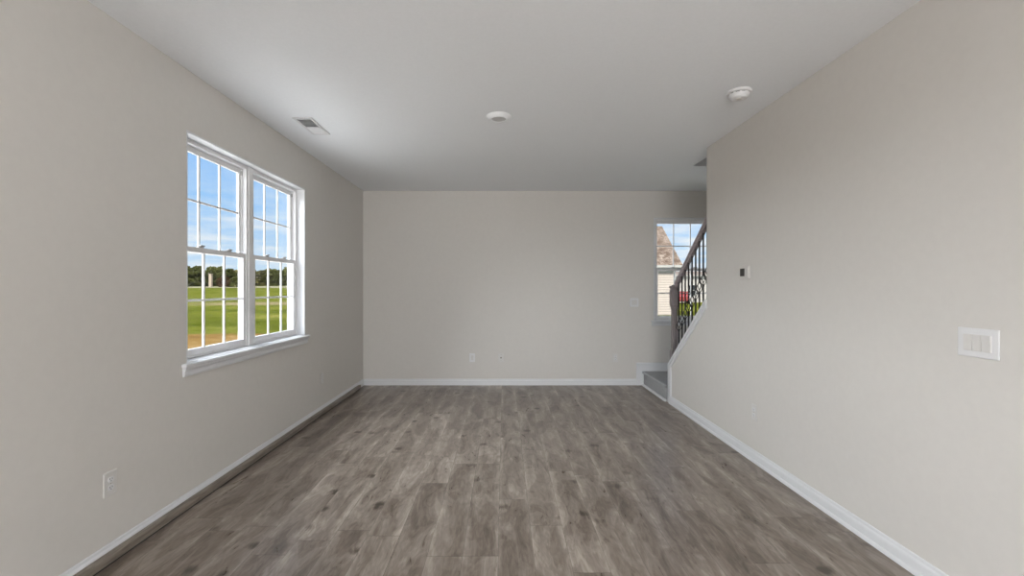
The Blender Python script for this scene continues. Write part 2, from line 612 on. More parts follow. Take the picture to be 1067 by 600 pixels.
# rear wall with a wide opening added to let in light
bm = new_bm()
box(bm, XL, -1.45, YF - 0.15, YF, 0, H)
box(bm, 1.25, XS, YF - 0.15, YF, 0, H)
box(bm, -1.45, 1.25, YF - 0.15, YF, 2.25, H)
struct('wall_front', bm, M['wall'], 'greige wall behind the viewer', 'wall')

# stair side wall running through both storeys, and the closed upper stairwell
bm = new_bm()
box(bm, XS, XS + 0.15, YF - 0.15, YB + 0.15, 0, H)
box(bm, XS, XS + 0.15, hy0, hy1, H, 3.0)
box(bm, XS, XS + 0.15, hy0 - 0.5, hy1 + 0.2, 3.0, 5.3)
struct('wall_stairwell', bm, M['wall'], 'greige outer wall beside the stair', 'wall')
bm = new_bm()
box(bm, hx - 0.14, hx, hy0 - 0.64, hy1 + 0.2, 3.0, 5.3)
box(bm, hx, XS, hy1, hy1 + 0.14, 3.0, 5.3)
box(bm, hx, XS, hy0 - 0.64, hy0 - 0.5, 3.0, 5.3)
box(bm, hx - 0.14, XS + 0.15, hy0 - 0.64, hy1 + 0.2, 5.3, 5.42)
struct('wall_upper', bm, M['wall'], 'greige walls of the upper stairwell', 'wall')

# knee wall below the railing
def knee_top(y):                         # top of the white cap
    return 0.462 + (5.44 - y) * 0.805
bm = new_bm()
prism(bm, [(YW, 0), (YK, 0), (YK, 0.42), (5.44, 0.42), (YW, knee_top(YW) - 0.030)], 'x', XR, XR + WT)
struct('wall_knee', bm, M['wall'], 'greige knee wall with sloping top under the railing', 'wall')

# sloping white cap with a moulding under it, and the corner board at its foot
bm = new_bm()
t_ = 0.030
y0, y1 = YW + 0.001, 5.455
prism(bm, [(y0, knee_top(y0)), (y1, knee_top(5.44)), (y1, knee_top(5.44) - t_), (5.44, knee_top(5.44) - t_), (y0, knee_top(y0) - t_)], 'x', XR - 0.022, XR + WT + 0.02)
prism(bm, [(y0, knee_top(y0) - t_), (5.45, knee_top(5.44) - t_), (5.45, knee_top(5.44) - t_ - 0.05), (y0, knee_top(y0) - t_ - 0.055)], 'x', XR - 0.013, XR)
box(bm, XR - 0.014, XR, YK - 0.085, YK + 0.012, 0.0, knee_top(5.44) - 0.02)
box(bm, XR - 0.014, XR + WT, YK, YK + 0.014, 0.0, knee_top(5.44) - 0.02)
struct('trim_1', bm, M['trim'], 'white sloping cap and end board of the knee wall', 'trim')

def base_profile(h=0.088, t=0.015):
    return [(0, 0), (t, 0), (t, h * 0.66), (t * 0.86, h * 0.74), (t * 0.55, h * 0.82), (t * 0.48, h * 0.95), (t * 0.3, h), (0, h)]

bm = new_bm()
prism(bm, [(XL + a, b) for a, b in base_profile()], 'y', YF, YB)
struct('baseboard_left', bm, M['trim'], 'white baseboard along the left wall', 'baseboard')
bm = new_bm()
prism(bm, [(YB - a, b) for a, b in base_profile()], 'x', XL + 0.015, 1.872)
struct('baseboard_back', bm, M['trim'], 'white baseboard along the far wall', 'baseboard')
bm = new_bm()
prism(bm, [(XR - a, b) for a, b in base_profile()], 'y', YF, YK - 0.085)
# shoe mould running in front of it
prism(bm, [(XR - 0.015, 0), (XR - 0.028, 0), (XR - 0.027, 0.010), (XR - 0.022, 0.017), (XR - 0.015, 0.020)], 'y', YF, YK - 0.06)
struct('baseboard_right', bm, M['trim'], 'white baseboard with shoe mould along the right wall', 'baseboard')

# stair skirt board on the far wall
bm = new_bm()
box(bm, 1.874, XS, YB - 0.016, YB, 0.0, 0.312, 0.003)
box(bm, 1.868, XS, YB - 0.022, YB, 0.296, 0.318, 0.004)
box(bm, 1.868, 1.884, YB - 0.022, YB, 0.0, 0.312, 0.003)
struct('trim_2', bm, M['trim'], 'white stair skirt board on the far wall above the landing', 'trim')
# shoe mould at the foot of the landing
bm = new_bm()
prism(bm, [(1.962, 0), (1.940, 0), (1.941, 0.012), (1.948, 0.020), (1.962, 0.024)], 'y', YK + 0.016, YB - 0.023)
struct('trim_3', bm, M['trim'], 'white shoe mould at the foot of the carpeted landing', 'trim')

# ================================================================== windows
def hung_unit(parent, tr, w0, w1, z0, z1, dz=0.0):
    """one single-hung unit. u across, d depth (0 room side, + outwards), z up; tr(u,d,z)->world"""
    zm = (z0 + z1) / 2 + 0.0
    def bx(bm, u0, u1, d0, d1, a, b, bev=0.003):
        p, q = tr(u0, d0, a), tr(u1, d1, b)
        box(bm, min(p[0], q[0]), max(p[0], q[0]), min(p[1], q[1]), max(p[1], q[1]), a, b, bev)
    fr = 0.028
    bm = new_bm()
    bx(bm, w0, w0 + fr, 0.0, 0.068, z0, z1); bx(bm, w1 - fr, w1, 0.0, 0.068, z0, z1)
    bx(bm, w0 + fr, w1 - fr, 0.0, 0.068, z1 - fr, z1); bx(bm, w0 + fr, w1 - fr, 0.0, 0.068, z0, z0 + 0.016)
    # sash stops
    bx(bm, w0 + fr, w0 + fr + 0.010, 0.031, 0.039, z0 + fr, z1 - fr, 0.001)
    bx(bm, w1 - fr - 0.010, w1 - fr, 0.031, 0.039, z0 + fr, z1 - fr, 0.001)
    f = obj('window_frame', bm, M['vinyl'], parent, True)
    bm = new_bm()
    bx(bm, w1 - fr - 0.016, w1 - fr - 0.001, 0.030, 0.040, z1 - fr - 0.052, z1 - fr - 0.018, 0.002)
    c_ = obj('balance_clip', bm, M['lock'], f, True)
    for lower in (True, False):
        a0, a1 = w0 + fr + 0.002, w1 - fr - 0.002
        d0, d1 = (0.004, 0.030) if lower else (0.040, 0.062)
        b0, b1 = (z0 + 0.016, zm + 0.018) if lower else (zm - 0.018, z1 - fr)
        st = 0.030
        rb, rt = (0.044, 0.036) if lower else (0.036, 0.038)
        bm = new_bm()
        bx(bm, a0, a0 + st, d0, d1, b0, b1); bx(bm, a1 - st, a1, d0, d1, b0, b1)
        bx(bm, a0 + st, a1 - st, d0, d1, b0, b0 + rb); bx(bm, a0 + st, a1 - st, d0, d1, b1 - rt, b1)
        s = obj('sash', bm, M['vinyl'], parent, True)
        g0, g1, h0, h1 = a0 + st, a1 - st, b0 + rb, b1 - rt
        dm = (d0 + d1) / 2
        bm = new_bm()
        p, q = tr(g0 - 0.004, dm - 0.002, 0), tr(g1 + 0.004, dm + 0.002, 0)
        box(bm, min(p[0], q[0]), max(p[0], q[0]), min(p[1], q[1]), max(p[1], q[1]), h0 - 0.004, h1 + 0.004)
        obj('glass_pane', bm, M['glass'], s, True)
        bm = new_bm()
        mw = 0.0075
        for k in (1, 2):
            c = g0 + (g1 - g0) * k / 3
            bx(bm, c - mw, c + mw, dm - 0.007, dm + 0.007, h0, h1, 0.003)
        c = (h0 + h1) / 2
        bx(bm, g0, g1, dm - 0.006, dm + 0.006, c - mw, c + mw, 0.003)
        obj('muntin_grid', bm, M['vinyl'], s, True)
        if lower:
            for k in (0.3, 0.72):
                c = a0 + (a1 - a0) * k
                bm = new_bm()
                bx(bm, c - 0.028, c + 0.028, d0 + 0.004, d0 + 0.026, b1, b1 + 0.010, 0.002)
                bx(bm, c - 0.012, c + 0.030, d0 - 0.004, d0 + 0.014, b1 + 0.010, b1 + 0.018, 0.003)
                obj('sash_lock', bm, M['lock'], s, True)

# twin window in the left wall
w1 = empty('window_1', (XL, (W1[0] + W1[1]) / 2, W1[2]))
w1['kind'] = 'structure'; w1['label'] = 'white twin hung window with grids in the left wall'; w1['category'] = 'window'
DR = 0.076
tr1 = lambda u, d, z: (XL - DR - d, u, z)
cy = (W1[0] + W1[1]) / 2
zb = 0.905
hung_unit(w1, tr1, W1[0] + 0.012, cy - 0.026, zb, W1[3] - 0.012)
hung_unit(w1, tr1, cy + 0.026, W1[1] - 0.012, zb, W1[3] - 0.012)
bm = new_bm()
box(bm, XL - DR - 0.068, XL - DR + 0.006, cy - 0.026, cy + 0.026, zb, W1[3] - 0.012, 0.004)
obj('mullion', bm, M['vinyl'], w1, True)
bm = new_bm()                                        # white jamb liner
jx0 = XL - DR - 0.068
box(bm, jx0, XL - 0.001, W1[0], W1[0] + 0.012, zb, W1[3] - 0.012)
box(bm, jx0, XL - 0.001, W1[1] - 0.012, W1[1], zb, W1[3] - 0.012)
box(bm, jx0, XL - 0.001, W1[0], W1[1], W1[3] - 0.012, W1[3])
obj('jamb', bm, M['trim'], w1, True)
bm = new_bm()
box(bm, jx0, XL, W1[0], W1[1], W1[2], zb - 0.001)
box(bm, XL, XL + 0.034, W1[0] - 0.05, W1[1] + 0.05, 0.876, 0.900, 0.008, 3)
obj('window_sill', bm, M['trim'], w1, True)
bm = new_bm()
prism(bm, [(XL, 0.818), (XL + 0.010, 0.818), (XL + 0.014, 0.830), (XL + 0.014, 0.852), (XL + 0.022, 0.866), (XL + 0.022, 0.876), (XL, 0.876)], 'y', W1[0] - 0.035, W1[1] + 0.035)
obj('apron', bm, M['trim'], w1, True)

# stair window in the far wall
w2 = empty('window_2', ((W2[0] + W2[1]) / 2, YB, W2[2]))
w2['kind'] = 'structure'; w2['label'] = 'white single hung window with grids behind the stair railing'; w2['category'] = 'window'
tr2 = lambda u, d, z: (u, YB + 0.035 + d, z)
hung_unit(w2, tr2, W2[0] + 0.012, W2[1] - 0.012, 0.915, W2[3] - 0.012)
bm = new_bm()
jy1 = YB + 0.103
box(bm, W2[0], W2[0] + 0.012, YB + 0.001, jy1, 0.915, W2[3] - 0.012)
box(bm, W2[1] - 0.012, W2[1], YB + 0.001, jy1, 0.915, W2[3] - 0.012)
box(bm, W2[0], W2[1], YB + 0.001, jy1, W2[3] - 0.012, W2[3])
obj('jamb', bm, M['trim'], w2, True)
bm = new_bm()
box(bm, W2[0], W2[1], YB, jy1, W2[2], 0.914)
box(bm, W2[0] - 0.04, W2[1] + 0.04, YB - 0.034, YB, 0.893, 0.915, 0.008, 3)
obj('window_sill', bm, M['trim'], w2, True)
bm = new_bm()
prism(bm, [(YB, 0.838), (YB - 0.010, 0.838), (YB - 0.014, 0.85), (YB - 0.014, 0.872), (YB - 0.02, 0.885), (YB - 0.02, 0.893), (YB, 0.893)], 'x', W2[0] - 0.03, W2[1] + 0.03)
obj('apron', bm, M['trim'], w2, True)

# ================================================================== stair
st = thing('staircase', ((XR + XS) / 2, (YK + YB) / 2, 0), 'grey carpeted landing and stair flight behind the knee wall at the far right', 'staircase')
bm = new_bm()
x0 = 1.963
prism(bm, [(x0 + 0.004, 0.0), (x0 + 0.004, 0.165), (x0 - 0.014, 0.170), (x0 - 0.020, 0.182), (x0 - 0.016, 0.195), (x0 - 0.004, 0.2005), (XS - 0.005, 0.2005), (XS - 0.005, 0)], 'y', YK + 0.016, YB - 0.024)
obj('landing', bm, M['carpet'], st, True)
for k in range(1, 14):
    bm = new_bm()
    zt = 0.2 + 0.194 * k
    yf = YK - 0.254 * (k - 1) - 0.02
    x_a, x_b = XR + WT + 0.024, XS - 0.005
    prism(bm, [(yf, zt - 0.194), (yf, zt - 0.03), (yf + 0.02, zt - 0.026), (yf + 0.024, zt - 0.012), (yf + 0.016, zt - 0.002), (yf + 0.004, zt), (yf - 0.254, zt), (yf - 0.254, zt - 0.33 if k > 1 else zt - 0.194)], 'x', x_a, x_b)
    obj('step', bm, M['carpet'], st, True)

# railing: newel, handrail, iron balusters with open baskets
XN = 2.040
rl = thing('stair_railing', (XN, 5.405, knee_top(5.44)), 'grey stained handrail and newel with black iron basket balusters on the knee wall', 'railing')
yn = 5.405
def rail_z(y):                            # underside of the handrail
    return 1.385 + (5.36 - y) * 0.765
def square_rings(bm, prof, cx, cy):
    rings = []
    for hw, z in prof:
        rings.append([bm.verts.new((cx + sx * hw, cy + sy * hw, z)) for sx, sy in ((-1, -1), (1, -1), (1, 1), (-1, 1))])
    fs = [bm.faces.new(list(reversed(rings[0]))), bm.faces.new(rings[-1])]
    for a, b in zip(rings, rings[1:]):
        for k in range(4):
            fs.append(bm.faces.new((a[k], a[(k + 1) % 4], b[(k + 1) % 4], b[k])))
    bmesh.ops.recalc_face_normals(bm, faces=fs)
zk = knee_top(5.44)
bm = new_bm()
square_rings(bm, [(0.042, zk - 0.002), (0.042, zk + 0.150), (0.037, zk + 0.160), (0.037, zk + 0.166), (0.030, zk + 0.180),
                  (0.028, zk + 0.640), (0.034, zk + 0.672), (0.038, zk + 0.678), (0.034, zk + 0.684), (0.043, zk + 0.700),
                  (0.043, zk + 0.880), (0.038, zk + 0.888), (0.034, zk + 0.892), (0.034, zk + 0.902), (0.045, zk + 0.910), (0.046, zk + 0.922), (0.036, zk + 0.932), (0.010, zk + 0.945)], XN - 0.014, yn)
obj('newel_post', bm, M['stain'], rl, True)
bm = new_bm()
hp = [(-0.020, 0.0), (0.020, 0.0), (0.022, 0.014), (0.032, 0.026), (0.034, 0.046), (0.026, 0.062), (0.010, 0.070), (-0.010, 0.070), (-0.026, 0.062), (-0.034, 0.046), (-0.032, 0.026), (-0.022, 0.014)]
ya, yb = yn - 0.047, YW + 0.002
A = [bm.verts.new((XN + a, ya, rail_z(ya) + b)) for a, b in hp]
B = [bm.verts.new((XN + a, yb, rail_z(yb) + b)) for a, b in hp]
fs = [bm.faces.new(A), bm.faces.new(list(reversed(B)))]
for i in range(len(hp)):
    fs.append(bm.faces.new((A[i], B[i], B[(i + 1) % len(hp)], A[(i + 1) % len(hp)])))
bmesh.ops.recalc_face_normals(bm, faces=fs)
obj('handrail', bm, M['stain_rail'], rl, True)
for k in range(10):
    y = 5.30 - 0.0925 * k
    zc, zr = knee_top(y) - 0.006, rail_z(y) + 0.004
    zm = zc + 0.36
    bm = new_bm()
    box(bm, XN - 0.0065, XN + 0.0065, y - 0.0065, y + 0.0065, zc, zm - 0.05)
    box(bm, XN - 0.0065, XN + 0.0065, y - 0.0065, y + 0.0065, zm + 0.05, zr)
    box(bm, XN - 0.013, XN + 0.013, y - 0.013, y + 0.013, zc, zc + 0.022, 0.003)
    b = obj('baluster', bm, M['iron'], rl, True)
    bm = new_bm()
    for q in range(4):
        pts = []
        for i in range(9):
            s = i / 8
            r = 0.026 * math.sin(PI * s) ** 0.8 + 0.003
            a = q * PI / 2 + (s - 0.5) * 1.4
            pts.append((XN + r * math.cos(a), y + r * math.sin(a), zm - 0.052 + 0.104 * s))
        tube(bm, pts, 0.0042, 6)
    box(bm, XN - 0.009, XN + 0.009, y - 0.009, y + 0.009, zm - 0.062, zm - 0.046, 0.002)
    box(bm, XN - 0.009, XN + 0.009, y - 0.009, y + 0.009, zm + 0.046, zm + 0.062, 0.002)
    obj('basket', bm, M['iron'], b, True)

# ================================================================== small fittings
def plate_bm(w, h, t=0.006):
    bm = new_bm()
    box(bm, -w / 2, w / 2, -t, 0, -h / 2, h / 2, 0.0035, 3)
    return bm

def make_outlet(name, loc, rotz, label, group=None):
    t = thing(name, loc, label, 'outlet', rotz, group)
    obj('cover_plate', plate_bm(0.078, 0.122), M['plastic'], t)
    for s in (1, -1):
        bm = new_bm()
        z = s * 0.0205
        pts = []
        for k in range(24):
            a = 2 * PI * k / 24
            pts.append((0.0172 * math.cos(a), z + max(-0.0125, min(0.0125, 0.0172 * math.sin(a)))))
        prism(bm, pts, 'y', -0.0085, -0.004)
        r = obj('receptacle', bm, M['plastic_b'], t)
        for dx, hh in ((-0.0065, 0.009), (0.0065, 0.0075)):
            bm = new_bm()
            box(bm, dx - 0.0013, dx + 0.0013, -0.0088, -0.006, z + 0.003 - hh / 2, z + 0.003 + hh / 2)
            obj('slot', bm, M['dark'], r)
        bm = new_bm()
        prism(bm, [(0.0025 * math.cos(2 * PI * k / 12), z - 0.0075 + 0.0025 * math.sin(2 * PI * k / 12)) for k in range(12)], 'y', -0.0088, -0.006)
        obj('ground_hole', bm, M['dark'], r)
    bm = new_bm()
    prism(bm, [(0.003 * math.cos(2 * PI * k / 12), 0.003 * math.sin(2 * PI * k / 12)) for k in range(12)], 'y', -0.0072, -0.005)
    obj('screw', bm, M['brass'], t)
    return t

OUT = 'duplex outlets low on the walls'
o1 = make_outlet('wall_outlet', (XL, 2.29, 0.387), PI / 2, 'white duplex outlet low on left wall, in front of the twin window, nearest the viewer', OUT)
def dup(o, loc, rotz, label):
    c = copy_tree(o)
    c.location = loc
    c.rotation_euler = (0, 0, rotz)
    c['label'] = label
    return c
dup(o1, (XL, 4.96, 0.387), PI / 2, 'white duplex outlet low on left wall between the twin window and far corner')
dup(o1, (1.574, YB, 0.387), 0, 'white duplex outlet low on the far wall just left of the carpeted landing')
dup(o1, (XR, 3.60, 0.387), -PI / 2, 'white duplex outlet low on the right wall beneath the thermostat')

# blank low-voltage plate and coax plate on the far wall
t = thing('data_plate', (-0.446, YB, 0.387), 'white data plate low on the far wall, leftmost of the far wall plates', 'wall plate')
obj('cover_plate', plate_bm(0.078, 0.122), M['plastic_b'], t)
bm = new_bm(); box(bm, -0.0165, 0.0165, -0.008, -0.004, -0.033, 0.033, 0.0015)
ins = obj('insert', bm, M['plastic'], t)
for s in (1, -1):
    bm = new_bm(); box(bm, -0.007, 0.007, -0.0085, -0.006, s * 0.014 - 0.006, s * 0.014 + 0.006)
    obj('jack', bm, M['plastic'], ins)
t = thing('coax_plate', (-0.040, YB, 0.387), 'white cable plate with a dark centre jack low on the far wall', 'wall plate')
obj('cover_plate', plate_bm(0.074, 0.118), M['plastic'], t)
bm = new_bm(); prism(bm, [(0.011 * math.cos(2 * PI * k / 6), 0.011 * math.sin(2 * PI * k / 6)) for k in range(6)], 'y', -0.011, -0.004)
j = obj('coax_jack', bm, M['brass'], t); j['label'] = 'dark metal jack'
bm = new_bm(); prism(bm, [(0.005 * math.cos(2 * PI * k / 12), 0.005 * math.sin(2 * PI * k / 12)) for k in range(12)], 'y', -0.020, -0.011)
obj('jack_tip', bm, M['dark'], j)
for s in (1, -1):
    bm = new_bm(); prism(bm, [(0.0032 * math.cos(2 * PI * k / 12), s * 0.042 + 0.0032 * math.sin(2 * PI * k / 12)) for k in range(12)], 'y', -0.0072, -0.005)
    obj('screw', bm, M['brass'], t)

def make_switch(loc, rotz, n, label):
    w = 0.070 + 0.046 * (n - 1) + 0.005
    t = thing('light_switch', loc, label, 'light switch', rotz, None)
    obj('cover_plate', plate_bm(w, 0.122, 0.005), M['plastic_b'], t)
    for k in range(n):
        c = (k - (n - 1) / 2) * 0.0375
        bm = new_bm()
        box(bm, c - 0.0182, c + 0.0182, -0.0085, -0.004, -0.0345, 0.0345, 0.001)
        f = obj('switch_bezel', bm, M['plastic'], t)
        bm = new_bm()
        prism(bm, [(-0.0084, -0.031), (-0.0096, -0.031), (-0.0090, 0.0), (-0.0106, 0.031), (-0.0084, 0.031)], 'x', c - 0.0168, c + 0.0168)
        obj('rocker', bm, M['plastic'], f)
    return t
make_switch((XR, 1.902, 1.140), -PI / 2, 3, 'white three gang rocker switch plate on the right wall near the viewer')
make_switch((1.840, YB, 1.166), 0, 2, 'white two gang rocker switch plate on far wall beside the stair window')

# thermostat on the right wall: local u = along wall, faces -Y in the local frame
t = thing('thermostat', (XR, 3.735, 1.497), 'white thermostat with a small dark screen high on the right wall', 'thermostat', -PI / 2)
bm = new_bm(); box(bm, -0.074, 0.074, -0.006, 0, -0.058, 0.058, 0.003)
obj('back_plate', bm, M['plastic_c'], t)
bm = new_bm(); box(bm, -0.066, 0.066, -0.016, -0.005, -0.048, 0.048, 0.004, 3)
bd = obj('body', bm, M['plastic_c'], t)
bm = new_bm(); box(bm, -0.055, 0.013, -0.0172, -0.014, -0.030, 0.033, 0.001)
s = obj('screen', bm, M['screen'], bd); s['label'] = 'dark display'
for s_ in (1, -1):
    bm = new_bm(); box(bm, 0.030, 0.048, -0.0175, -0.014, s_ * 0.018 - 0.007, s_ * 0.018 + 0.007, 0.002)
    obj('button', bm, M['plastic_c'], bd)

# smoke detector
t = thing('smoke_detector', (1.640, 3.17, H), 'white smoke detector with a slotted drum on ceiling near right wall', 'smoke detector')
bm = new_bm(); lathe(bm, [(0, 0), (0.076, 0), (0.078, -0.004), (0.077, -0.014), (0.072, -0.018), (0, -0.018)], 48)
obj('mounting_base', bm, M['plastic_b'], t, smooth=False)
bm = new_bm(); lathe(bm, [(0, -0.017), (0.058, -0.017), (0.058, -0.025), (0, -0.025)], 48)
obj('vent_slot', bm, M['dark'], t)
bm = new_bm(); lathe(bm, [(0, -0.024), (0.066, -0.024), (0.066, -0.030), (0.058, -0.046), (0.050, -0.053), (0.038, -0.056), (0, -0.056)], 48)
d = obj('body', bm, M['plastic_b'], t)
bm = new_bm(); lathe(bm, [(0, -0.0555), (0.020, -0.0555), (0.020, -0.060), (0.016, -0.062), (0, -0.062)], 32, (-0.006, -0.012, 0))
obj('test_button', bm, M['plastic'], d)
for k in range(10):
    a = 2 * PI * k / 10
    bm = new_bm(); box(bm, 0.054, 0.068, -0.006, 0.006, -0.026, -0.016)
    bmesh.ops.rotate(bm, verts=bm.verts, matrix=Matrix.Rotation(a, 3, 'Z'))
    obj('rib', bm, M['plastic_b'], t)

# disk light
t = thing('ceiling_light', (-0.040, 3.63, H), 'round white disk light with grey lens, unlit, in mid ceiling', 'ceiling light')
bm = new_bm(); lathe(bm, [(0.0, 0), (0.097, 0), (0.099, -0.003), (0.096, -0.007), (0.066, -0.026), (0.060, -0.027), (0.058, -0.022), (0.0, -0.022)], 56)
obj('trim_ring', bm, M['ceiling'], t, smooth=False)
bm = new_bm(); lathe(bm, [(0, -0.0215), (0.0575, -0.0215), (0.056, -0.024), (0.03, -0.0255), (0, -0.026)], 48)
l_ = obj('lens', bm, M['lens'], t); l_['label'] = 'grey frosted lens'

# ceiling register near the window
t = thing('air_vent', (-1.622, 3.85, H), 'white rectangular air register in ceiling beside the twin window', 'air vent')
hw, hl = 0.078, 0.200
bm = new_bm()
def frame_side(bm, x0, x1, y0, y1):
    box(bm, x0, x1, y0, y1, -0.007, 0.0, 0.002)
frame_side(bm, -hw, hw, -hl, -hl + 0.03); frame_side(bm, -hw, hw, hl - 0.03, hl)
frame_side(bm, -hw, -hw + 0.022, -hl + 0.03, hl - 0.03); frame_side(bm, hw - 0.022, hw, -hl + 0.03, hl - 0.03)
obj('frame', bm, M['plastic_b'], t)
bm = new_bm(); box(bm, -hw + 0.02, hw - 0.02, -hl + 0.028, hl - 0.028, -0.0012, -0.0002)
obj('duct_opening', bm, M['duct'], t)
n = 13
for k in range(n):
    y = -hl + 0.038 + (2 * hl - 0.076) * k / (n - 1)
    far = y > 0.0
    bm = new_bm()
    box(bm, -hw + 0.022, hw - 0.022, -0.0065, 0.0065, -0.0008, 0.0008)
    bmesh.ops.rotate(bm, verts=bm.verts, matrix=Matrix.Rotation(-0.62 if far else 0.62, 3, 'X'))
    bmesh.ops.translate(bm, verts=bm.verts, vec=(0, y, -0.0060))
    obj('louver', bm, M['plastic_b'], t)
bm = new_bm(); box(bm, hw - 0.016, hw - 0.008, 0.05, 0.065, -0.016, -0.006, 0.002)
obj('lever', bm, M['plastic_b'], t)

# wood strip lying along the left baseboard
t = thing('floor_trim_strip', (-1.95, 2.2, 0), 'long grey brown wood strip lying on the floor along the left baseboard', 'wood strip')
bm = new_bm()
pr = [(-1.968, 0.004), (-1.944, 0.010), (-1.9385, 0.014), (-1.9385, 0.046), (-1.943, 0.053), (-1.950, 0.056), (-1.968, 0.057)]
prism(bm, pr, 'y', -1.8, 6.17)
obj('strip_face', bm, M['strip'], t, True)
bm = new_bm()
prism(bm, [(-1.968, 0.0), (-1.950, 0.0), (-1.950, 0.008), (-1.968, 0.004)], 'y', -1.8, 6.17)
obj('strip_shadow', bm, M['dark'], t, True)  # dark sliver standing in for the shadow under the wood strip
bm = new_bm()
box(bm, -1.966, -1.944, 6.17, 6.185, 0.006, 0.055, 0.003)
obj('dark_end', bm, M['dark'], t, True)  # dark block standing in for the shaded recess at the strip's end

# ================================================================== outdoors
def gz(x, y):
    k = min(1.0, max(0.0, (4.0 - x) / 8.0))
    yy = min(y, 140.0)
    return k * (-0.45 + 0.021 * max(0.0, yy - 10.0)) + (1 - k) * (-0.30 - 0.006 * max(0.0, yy - 24.0))
bm = new_bm()
xs = [-260, -200, -150, -110, -80, -60, -45, -32, -22, -15, -9, -5, 0, 5, 10, 16, 24, 36, 60, 110, 180]
ys_ = [-60, -30, -10, 0, 6.7, 10, 13, 16, 20, 25, 31, 38, 48, 60, 75, 92, 110, 140, 200, 330]
def ground_h(x, y):
    h = gz(x, y) + 0.16 * mnoise.noise(Vector((x * 0.09, y * 0.09, 0))) * min(1, max(0, (abs(x) + max(0, y) - 12) / 20))
    if -2.3 < x < 3.4 and -6 < y < 7:
        h = min(h, -0.45)
    return h
V = [[bm.verts.new((x, y, ground_h(x, y))) for x in xs] for y in ys_]
for j in range(len(ys_) - 1):
    for i in range(len(xs) - 1):
        bm.faces.new((V[j][i], V[j][i + 1], V[j + 1][i + 1], V[j + 1][i]))
struct('ground', bm, M['ground'], 'grassy field with bare brown soil near the house', 'ground')
bm = new_bm()
box(bm, XL - 0.20, XS + 0.16, YF - 0.16, YB + 0.16, -0.6, -0.121)
struct('foundation', bm, M['stone'], 'house foundation below the floor', 'foundation')

bm = new_bm()
box(bm, -6.2, XL - 0.22, -4.0, 9.0, -0.6, -0.30)  # unseen slab added to bounce sunlight up through the twin window
box(bm, -4.0, 9.0, 9.4, 21.0, -0.7, -0.27)  # unseen slab added to bounce sunlight in through the stair window
struct('bounce_slab', bm, M['bounce_slab'], 'added pale concrete slabs outside that bounce sunlight indoors', 'bounce_slab')

# trees of the far tree line
def crown_mesh(seed, h, w):
    rnd = random.Random(seed)
    bm = new_bm()
    for k in range(34):
        s = rnd.random()
        z = h * (0.10 + 0.80 * s)
        rr = w * (0.35 + 0.65 * math.sin(PI * (0.15 + 0.80 * s))) * 0.66
        a = rnd.random() * 2 * PI
        q = rnd.random() ** 0.5 * rr
        r = bmesh.ops.create_icosphere(bm, subdivisions=3, radius=1)
        R = w * rnd.uniform(0.20, 0.36)
        for v in r['verts']:
            n_ = mnoise.noise(v.co * 2.1 + Vector((k, seed, 0))) * 0.5 + mnoise.noise(v.co * 6.0 + Vector((seed, k, 3))) * 0.55
            v.co = v.co * R * (1 + n_)
            v.co.z *= 0.85
            v.co += Vector((q * math.cos(a), q * math.sin(a), z))
    return bm
def make_tree(name, loc, seed, h, w, mat, label, group):
    t = thing(name, loc, label, 'tree', 0, group)
    obj('crown', crown_mesh(seed, h, w), M[mat], t)
    bm = new_bm()
    tube(bm, [(0, 0, -0.3), (0.05, 0, h * 0.3), (-0.05, 0.05, h * 0.6)], 0.2, 8)
    obj('trunk', bm, M['bark'], t)
    return t
TL = 'tall dark leafy tree in the distant tree line across the field'
TG = 'trees of the distant tree line'
LD = Vector((-70, -40)).normalized()
LN = Vector((-LD.y, LD.x)) * -1
rnd = random.Random(4)
protos = []
for rowi in range(3):
    for k in range(18):
        d = (k + 0.5 * (rowi % 2)) * 4.9 + rnd.uniform(-0.25, 0.25)
        p = Vector((-34, 142)) + LD * d + LN * (rowi * 5.2)
        x, y = p
        n_ = len(protos)
        if n_ < 3:
            c = make_tree('field_tree', (x, y, gz(x, y) - 0.2), (3, 5, 9)[n_], (5.8, 5.2, 6.2)[n_], (2.35, 2.45, 2.3)[n_], ('leaf', 'leaf_b', 'leaf')[n_], TL, TG)
            protos.append(c)
        else:
            c = copy_tree(protos[rnd.randint(0, 2)])
            c.location = (x, y, gz(x, y) - 0.2)
            c.rotation_euler = (0, 0, rnd.uniform(0, 6.28))
            f = rnd.uniform(0.86, 1.08) * (1.0 - 0.10 * d / 80)
            c.scale = (1, 1, f)
# low shrubs in front of the pillar
t = make_tree('field_shrub', (-64.6, 105, gz(-60, 105) - 0.2), 21, 2.7, 1.7, 'leaf_r', 'russet leaved shrub in the field just right of the pale pillar', 'shrubs in the field')
t['category'] = 'shrub'
t = make_tree('field_shrub', (-61.0, 104, gz(-60, 104) - 0.2), 25, 2.6, 1.9, 'leaf', 'round dark green shrub in the field right of the russet shrub', 'shrubs in the field')
t['category'] = 'shrub'
# pale pillar
px, py = -69.6, 108.0
pz = gz(px, py)
t = thing('masonry_pillar', (px, py, pz), 'pale buff masonry pillar standing before the distant tree line', 'pillar')
bm = new_bm(); box(bm, px - 0.29, px + 0.29, py - 0.29, py + 0.29, pz - 0.2, pz + 2.95, 0.02)
obj('shaft', bm, M['stone'], t, True)
bm = new_bm(); box(bm, px - 0.36, px + 0.36, py - 0.36, py + 0.36, pz + 2.95, pz + 3.15, 0.02)
obj('coping', bm, M['stone'], t, True)

